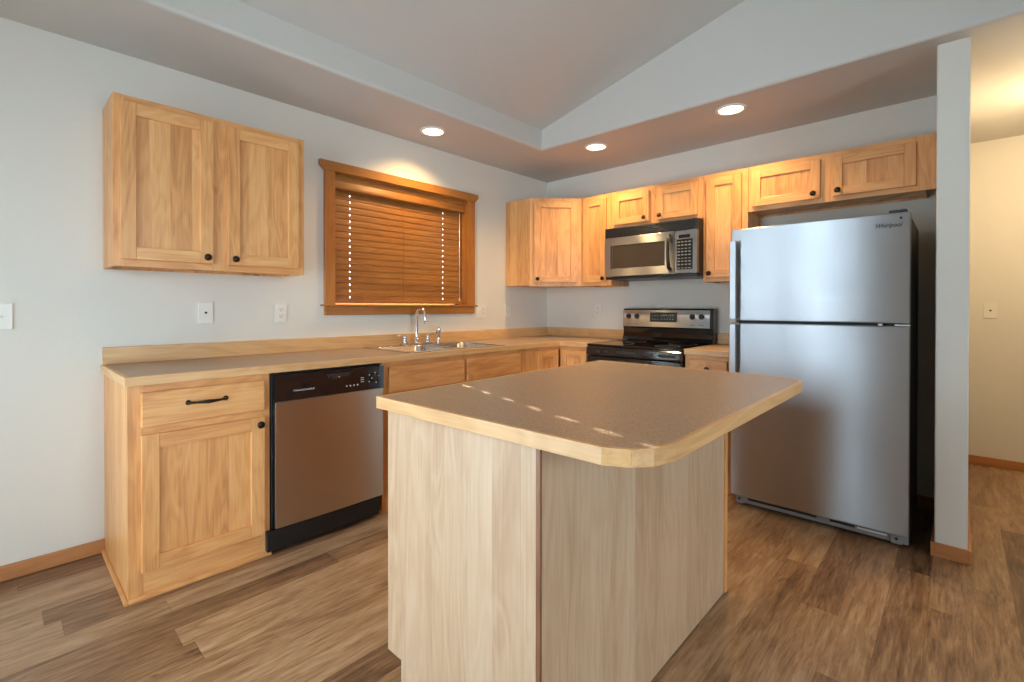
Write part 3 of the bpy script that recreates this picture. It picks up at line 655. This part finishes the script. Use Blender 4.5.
# ------------------------------------------------------------------ range
def stove():
    x0, x1 = .918, 1.674; w_ = x1-x0
    t = thing('electric_range', 'black electric range with glass cooktop and stainless control backguard', 'range', ((x0+x1)/2, -.33, 0))
    MB().box(x0+.002, x1-.002, -.60, -.012, .03, .895, BLK).build('oven_body', t, .003)
    b = MB().box(x0, x1, -.655, -.045, .896, .912, GLB); ck = b.build('cooktop', t, .005, 3)
    for cx, cy, rr in ((1.10, -.47, .105), (1.49, -.47, .085), (1.10, -.20, .075), (1.49, -.20, .10)):
        MB().lathe([(rr, 0), (rr, .0004), (rr+.003, .0004), (rr+.003, 0)], (cx, cy, .9121), (0, 0, 1), GRY, 40).build('burner_ring', ck, 0)
    # vent strip under the cooktop lip
    MB().prism([(-.60, .895), (-.655, .895), (-.668, .884), (-.668, .835), (-.66, .825), (-.60, .825)], 'X', x0+.002, x1-.002, BLK).build('front_trim', t, .003)
    for a, c in ((.09, .13), (.16, .20), (.27, .42), (.48, .56), (.60, .72)):
        MB().box(x0+a*w_/.762, x0+c*w_/.762, -.671, -.666, .848, .868, DKS).build('vent_slot', t, .002)
    d = MB().box(x0+.004, x1-.004, -.662, -.602, .215, .822, BLK).build('oven_door', t, .006, 3)
    MB().box(x0+.12, x1-.12, -.6635, -.661, .34, .66, DISPM).build('oven_window', d, .001)
    h = MB().tube([(x0+.05, -.712, .775), (x0+.2, -.722, .775), ((x0+x1)/2, -.725, .775), (x1-.2, -.722, .775), (x1-.05, -.712, .775)], .013, STX, 14)
    for xx in (x0+.07, x1-.07): h.box(xx-.012, xx+.012, -.712, -.660, .766, .784, STX)
    h.build('oven_handle', d, 0)
    MB().box(x0+.004, x1-.004, -.655, -.602, .045, .205, BLK).build('storage_drawer', t, .005, 3)
    for xx in (x0+.04, x1-.04):
        for yy in (-.55, -.08): MB().lathe([(0, 0), (.018, 0), (.018, .031), (0, .031)], (xx, yy, 0), (0, 0, 1), BLKM, 12).build('foot', t, 0)
    # backguard: black housing with a lower curved sweep and a tilted stainless panel
    sweep = [(-.012, .913), (-.125, .913), (-.108, .925), (-.092, .95), (-.085, .985), (-.088, 1.022), (-.096, 1.028), (-.086, 1.176), (-.075, 1.186), (-.02, 1.186), (-.012, 1.18)]
    bgd = MB().prism(sweep, 'X', x0-.004, x1+.004, BLK).build('backguard', t, .003)
    tl = lambda z_: -.0965+(z_-1.03)*.010/.146
    pa, pb, za, zz = x0+.002, x1-.022, 1.034, 1.172
    mk = MB().prism([(tl(za), za), (tl(za)-.004, za), (tl(zz)-.004, zz), (tl(zz), zz)], 'X', pa, pb, STX)
    for kx in (.970, 1.045, 1.517, 1.590): mk.box(kx-.018, kx+.018, tl(1.055)-.0046, tl(1.055)-.004, 1.053, 1.056, DKS)
    mk.lathe([(0, 0), (.003, 0), (.003, .001), (0, .001)], (1.553, tl(1.15)-.0042, 1.150), (0, -1, 0), DKS, 8)
    mk.build('control_panel', bgd, .001)
    pm = lambda x_, z_, o=.0045: (x_, tl(z_)-o, z_)
    ds = MB().box(1.168, 1.396, tl(1.12)-.009, tl(1.12)-.002, 1.076, 1.153, DISPM)
    kk = ds
    for j in range(6): kk.box(1.262+.019*j, 1.262+.019*j+.012, tl(1.12)-.0096, tl(1.12)-.0088, 1.123, 1.137 if j % 3 else 1.131, DIGI)
    for j in range(5): kk.box(1.262+.024*j, 1.262+.024*j+.009, tl(1.12)-.0096, tl(1.12)-.0088, 1.094, 1.102, DIGI)
    for j in range(3): kk.box(1.184+.022*j, 1.184+.022*j+.012, tl(1.12)-.0096, tl(1.12)-.0088, 1.094, 1.099, DIGI); kk.box(1.184+.022*j, 1.184+.022*j+.012, tl(1.12)-.0096, tl(1.12)-.0088, 1.126, 1.130, DIGI)
    kk.build('display', bgd, 0)
    for kx in (.970, 1.045, 1.517, 1.590):
        q = pm(kx, 1.12)
        MB().lathe([(0, 0), (.0215, 0), (.0215, .003), (.017, .006), (.015, .020), (0, .022)], q, (0, -1, 0), BLKM).box(kx-.004, kx+.004, q[1]-.028, q[1]-.018, 1.106, 1.134, BLK).build('knob', bgd, .0008)
stove()

# ------------------------------------------------------------------ microwave
def microwave():
    x0, x1, z0, z1, yf = .918, 1.675, 1.422, 1.836, -.40
    t = thing('microwave', 'stainless over-the-range microwave with black vent grille below the short cabinet', 'microwave', ((x0+x1)/2, -.2, z0))
    MB().box(x0, x1, -.36, -.001, z0, z1, BLKM).build('housing', t, .003)
    b = MB().box(x0, x1, yf+.006, -.361, 1.757, z1-.002, BLKM)
    for k in range(5): b.box(x0+.02, x1-.02, yf, yf+.007, 1.764+.0138*k, 1.771+.0138*k, BLKM)
    b.build('vent_grille', t, .002)
    xd = 1.505
    # door: frame round the dark window
    d = MB(); wx0, wx1, wz0, wz1 = .985, 1.437, 1.507, 1.690
    d.box(x0, wx0, yf, -.361, 1.444, 1.755, STX).box(wx1, xd, yf, -.361, 1.444, 1.755, STX).box(wx0, wx1, yf, -.361, 1.444, wz0, STX).box(wx0, wx1, yf, -.361, wz1, 1.755, STX)
    bmesh.ops.remove_doubles(d.bm, verts=d.bm.verts, dist=.0001)
    d = d.build('door', t, .003)
    MB().box(wx0, wx1, yf+.004, -.37, wz0, wz1, MWG).build('door_window', d, .001)
    MB().box(wx0-.012, wx0, yf-.001, yf+.001, wz0-.006, wz1+.004, DKS).build('window_edge', d, 0)
    pts = [(1.474, yf-.001, 1.722), (1.474, yf-.022, 1.712), (1.474, yf-.034, 1.66), (1.474, yf-.037, 1.60), (1.474, yf-.034, 1.54), (1.474, yf-.022, 1.488), (1.474, yf-.001, 1.478)]
    MB().tube(pts, [.015, .014, .012, .012, .012, .014, .015], BLKM, 12).build('handle', d, 0)
    c = MB().box(xd+.003, x1, yf, -.361, 1.444, 1.755, STX).build('control_panel', t, .003)
    MB().box(1.541, 1.625, yf-.002, yf+.002, 1.699, 1.724, DISPM).build('display', c, .001)
    MB().box(1.526, 1.643, yf-.002, yf+.002, 1.470, 1.690, DISPM).build('keypad', c, .001)
    kk = MB()
    for r_ in range(9):
        for q in range(4): kk.box(1.532+.027*q, 1.532+.027*q+.018, yf-.0028, yf-.0018, 1.478+.0235*r_, 1.478+.0235*r_+(.009 if r_ % 3 else .006), GRY)
    kk.build('keys', c, 0)
    MB().box(x0+.004, x1-.004, yf+.012, -.361, z0, 1.442, BLKM).build('lower_vent', t, .004)
microwave()

# ------------------------------------------------------------------ refrigerator
def fridge():
    x0, x1 = 2.028, 2.859; yf = -.773; yd = -.705
    t = thing('refrigerator', 'tall stainless top-freezer refrigerator standing left of the partition wall', 'refrigerator', ((x0+x1)/2, -.37, 0))
    MB().box(x0+.004, x1-.004, -.692, -.06, .03, 1.655, FSD).build('cabinet_body', t, .004)
    MB().box(x0+.012, x1-.012, yd+.001, -.692, .075, 1.65, GASK).build('gasket', t, .001)
    def dr(name, z0, z1):
        n = 16; pts = [(x1, yd), (x0, yd)]
        for k in range(n+1):
            a = k/n; pts.append((x0+(x1-x0)*a, yf-.005*math.sin(PI*a)+.004))
        return MB().prism(pts, 'Z', z0, z1, STX).build(name, t, .006, 3)
    fz = dr('freezer_door', 1.117, 1.664); fd = dr('fridge_door', .066, 1.102)
    # flat strip handles along the left edges
    def handle(par, z0, z1, flip):
        xa, xb = x0+.004, x0+.042; ya, yb = yf-.042, yf-.030
        zs = [(z0, 0), (z0+.03, 1), (z1-.03, 1), (z1, 0)]
        b = MB().box(xa, xb, ya, yb, z0, z1, STX); b.box(xa+.006, xb-.010, yb, yf+.004, z0 if flip else z0+.02, z0+.05, GRY); b.box(xa+.006, xb-.010, yb, yf+.004, z1-.05, z1 if not flip else z1-.02, GRY)
        b.build('handle', par, .004, 3)
    handle(fz, 1.125, 1.590, True); handle(fd, .60, 1.096, False)
    text('Whirlpool', .030, DKS, face_mat((2.772, yf-.0025+.0028, 1.603), (1, 0, 0), (0, 0, 1)), 'logo', fz, shear=.35, width=.105, ext=.0012)
    MB().lathe([(0, 0), (.006, 0), (.006, .002), (0, .003)], (2.822, yf+.003, 1.636), (0, -1, 0), GASK, 12).build('hinge_plug', fz, 0)
    MB().box(2.775, 2.845, -.765, -.70, 1.6645, 1.678, GASK).lathe([(0, 0), (.012, 0), (.012, .018), (0, .02)], (2.83, -.745, 1.665), (0, 0, 1), GRY, 14).build('top_hinge', t, .003)
    MB().box(2.800, 2.858, -.775, -.70, 1.1045, 1.1105, VINYL).build('center_hinge', t, .001); MB().box(2.735, 2.750, -.775, -.72, 1.1035, 1.113, VINYL).build('door_stop', t, .001)
    g = MB().box(x0+.02, x1-.004, -.735, -.69, .018, .058, GRY).build('toe_grille', t, .004)
    MB().box(x0+.09, x0+.44, -.738, -.734, .040, .052, DKS).box(x0+.50, x0+.61, -.738, -.734, .040, .053, DKS).build('grille_slot', g, .001)
    MB().box(x0+.62, x0+.745, -.739, -.734, .040, .049, VINYL).build('grille_tab', g, .001)
    for xx in (x0+.045, x1-.05): MB().box(xx-.022, xx+.022, -.745, -.734, .016, .062, GRY).lathe([(0, 0), (.007, 0), (.007, .004), (0, .004)], (xx, -.745, .042), (0, -1, 0), DKS, 12).build('hinge_bracket', g, .002)
    for xx in (x0+.06, x1-.06):
        for yy in (-.66, -.12): MB().lathe([(0, -.008), (.02, -.008), (.02, .008), (0, .008)], (xx, yy, .02), (1, 0, 0), BLKM, 16).lathe([(0, 0), (.014, 0), (.014, .03), (0, .03)], (xx, yy, 0), (0, 0, 1), BLKM, 10).build('foot', t, 0)
fridge()

# ------------------------------------------------------------------ island
def island():
    xl, xr, yf, yb = 1.687, 2.322, -2.95, -1.715
    t = thing('island_cabinet', 'free-standing kitchen island base clad in pale vertical wood panels', 'island', ((xl+xr)/2, (yf+yb)/2, 0))
    zt = .877
    MB().prism([(xl, .086), (xl, zt), (xr-.013, zt), (xr-.013, 0), (xl+.073, 0), (xl+.073, .086)], 'Y', yf, yf+.019, IW).build('end_panel', t, .001)
    MB().prism([(xl, .086), (xl, zt), (xr-.013, zt), (xr-.013, 0), (xl+.073, 0), (xl+.073, .086)], 'Y', yb-.019, yb, IW).build('end_panel', t, .001)
    MB().box(xr-.012, xr, yf+.002, yb, 0.004, zt, IW).build('side_panel', t, .001)
    e = MB().box(xr-.0125, xr+.0008, yf-.001, yf+.006, .004, zt, DKW).build('panel_edge', t, .0005); e['label'] = 'dark brown raw edge of the side panel'
    e = MB().box(xr-.004, xr+.006, yb-.03, yb+.001, .004, zt, CW['Z']).build('corner_trim', t, .002)
    MB().box(xl+.073, xl+.085, yf+.019, yb-.019, 0, .086, CP).build('toe_kick', t, .001)
    MB().box(xl+.02, xr-.013, yf+.019, yb-.019, .087, .10, CP).box(xl+.09, xr-.013, yf+.019, yb-.019, .02, .087, CP).build('carcass', t, .001)
    ym = (yf+yb)/2; b = MB()
    cab_frame(b, 'X', xl, xl+.019, yf, yb, .087, zt, [(yf+.0195, yf+.055), (ym-.03, ym+.03), (yb-.055, yb-.0195)], [(a, c, p, q) for a, c in ((yf+.055, ym-.03), (ym+.03, yb-.055)) for p, q in ((.087, .125), (.665, .715), (.83, zt))])
    b.build('face_frame', t, .001)
    fr = ((xl, 0, 0), (0, -1, 0)); P = (-1, 0, 0)
    for a, c in ((-ym+.018, -yf-.04), (-yb+.04, -ym-.018)):
        door(t, fr, P, a, c, .112, .672, (a+.03, .641), .06); door(t, fr, P, a, c, .704, .846, ((a+c)/2, .775), kind='drawer', flat=True)
    # top
    out = [(1.700, -3.001), (2.511, -2.987), (2.562, -2.961), (2.592, -2.922), (2.607, -2.862), (2.604, -1.745), (2.592, -1.695), (2.556, -1.648), (2.500, -1.628), (1.650, -1.628)]
    w_ = thing('island_countertop', 'taupe laminate island top with pale wood edge and clipped rounded corners', 'countertop', (2.15, -2.3, .878))
    V = [Vector((p[0], p[1])) for p in out]; n = len(V); ins = []
    for i in range(n):
        a, b_, c = V[i-1], V[i], V[(i+1) % n]; d1 = (b_-a).normalized(); d2 = (c-b_).normalized()
        n1 = Vector((-d1.y, d1.x)); n2 = Vector((-d2.y, d2.x)); bis = (n1+n2).normalized(); ins.append(b_+bis*(.012/bis.dot(n1)))
    MB().prism([tuple(p) for p in ins], 'Z', .878, .914, LAM).build('laminate_top', w_, 0)
    e = MB()
    for i in range(n):
        j = (i+1) % n; d = V[j]-V[i]
        e.prism([tuple(V[i]), tuple(V[j]), tuple(ins[j]), tuple(ins[i])], 'Z', .878, .9147, EDG['X' if abs(d.x) > abs(d.y) else 'Y'])
    e.build('wood_edge', w_, .0012)
island()

# ------------------------------------------------------------------ recessed lights
def downlight(x, y, label, spot=True):
    t = thing('recessed_light', label, 'ceiling light', (x, y, H), 'lit recessed ceiling lights')
    MB().lathe([(.072, -.001), (.092, -.001), (.093, -.004), (.090, -.007), (.074, -.009), (.072, -.006)], (x, y, H), (0, 0, 1), VINYL, 40).build('trim_ring', t, 0)
    MB().lathe([(.0, -.006), (.074, -.005), (.074, -.001), (0, -.001)], (x, y, H), (0, 0, 1), LENS, 40).build('lens', t, 0)
    l = bpy.data.lights.new('downlight_beam', 'SPOT'); l.energy = 40; l.color = (1, .64, .27); l.spot_size = math.radians(140); l.spot_blend = .85; l.shadow_soft_size = .06
    o = bpy.data.objects.new('downlight_beam', l); C.objects.link(o); o.parent = t; o.location = (0, 0, -.012)
downlight(.296, -1.680, 'lit round recessed light in the low ceiling above the window')
downlight(.963, -.602, 'lit round recessed light in the low ceiling above the range, middle of three')
downlight(1.975, -.624, 'lit round recessed light in the low ceiling nearest the refrigerator')
def hall_light(x, y):
    t = thing('ceiling_dome_light', 'lit dome light on the hall ceiling right of the partition wall', 'ceiling light', (x, y, H))
    MB().lathe([(0, -.0005), (.165, -.0005), (.165, -.022), (.15, -.025), (0, -.025)], (x, y, H), (0, 0, 1), VINYL, 40).build('base', t, 0)
    MB().lathe([(.15, -.025), (.145, -.05), (.12, -.08), (.07, -.1), (0, -.107)], (x, y, H), (0, 0, 1), DOME, 40).build('glass_dome', t, 0)
    l = bpy.data.lights.new('dome_glow', 'POINT'); l.energy = 14; l.color = (1, .76, .48); l.shadow_soft_size = .08
    o = bpy.data.objects.new('dome_glow', l); C.objects.link(o); o.parent = t; o.location = (0, 0, -.2)
hall_light(3.62, .25)

# ------------------------------------------------------------------ wall plates
def plate(name, label, cat, c, rt, n, kinds):
    """kinds: one entry per gang, 'outlet', 'switch' or 'jack'"""
    t = thing(name, label, cat, c, 'white wall plates'); w_ = .046*len(kinds)+.026
    M4 = Matrix((Vector(rt), -Vector(n), Vector((0, 0, 1)))).transposed().to_4x4(); M4.translation = Vector(c)
    pl = MB().box(-w_/2, w_/2, -.006, -.0004, -.058, .058, WPL).build('cover_plate', t, .002, 2, M4)
    for i, k in enumerate(kinds):
        gx = (i-(len(kinds)-1)/2)*.046
        if k == 'outlet':
            for s2 in (-1, 1):
                o = MB().box(gx-.0165, gx+.0165, -.008, -.006, s2*.0195-.014, s2*.0195+.014, WPL)
                o.box(gx-.008, gx-.0055, -.0086, -.0078, s2*.0195-.003, s2*.0195+.007, DKS); o.box(gx+.0055, gx+.008, -.0086, -.0078, s2*.0195-.003, s2*.0195+.007, DKS); o.lathe([(0, 0), (.0028, 0), (.0028, .0007), (0, .0007)], (gx, -.0078, s2*.0195-.009), (0, -1, 0), DKS, 10)
                o.build('receptacle', t, .0004, 2, M4)
        elif k == 'switch':
            MB().box(gx-.006, gx+.006, -.0075, -.0055, -.013, .013, WPL).prism([(-.0065, -.006), (-.017, .002), (-.017, .009), (-.0065, .006)], 'X', gx-.004, gx+.004, WPL).build('toggle', t, .0005, 2, M4)
        else:
            MB().lathe([(0, 0), (.006, 0), (.006, .003), (.003, .005), (0, .005)], (gx, -.006, 0), (0, -1, 0), DKS, 14).build('jack', t, 0, 2, M4)
A_ = dict(rt=(0, 1, 0), n=(1, 0, 0)); B_ = dict(rt=(1, 0, 0), n=(0, -1, 0))
plate('light_switch', 'white switch plate on the wall at the left edge of the photo', 'switch', (0, -3.806, 1.152), kinds=['switch'], **A_)
plate('wall_jack', 'white jack plate with one dark centre hole below the two-door wall cabinet', 'wall plate', (0, -3.027, 1.163), kinds=['jack'], **A_)
plate('wall_outlet', 'white duplex outlet between the lone wall cabinet and the window', 'outlet', (0, -2.623, 1.160), kinds=['outlet'], **A_)
plate('wall_outlet', 'double-width white plate with switch and outlet at the window lower right corner', 'outlet', (0, -.928, 1.161), kinds=['switch', 'outlet'], **A_)
plate('light_switch', 'white switch plate in the shade under the corner wall cabinet', 'switch', (0, -.585, 1.164), kinds=['switch'], **A_)
plate('wall_outlet', 'white duplex outlet on the wall just left of the range', 'outlet', (.600, 0, 1.168), kinds=['outlet'], **B_)
plate('wall_jack', 'white plate on the warm-lit hall wall right of the partition', 'wall plate', (3.205, HALLY, 1.173), kinds=['jack'], **B_)
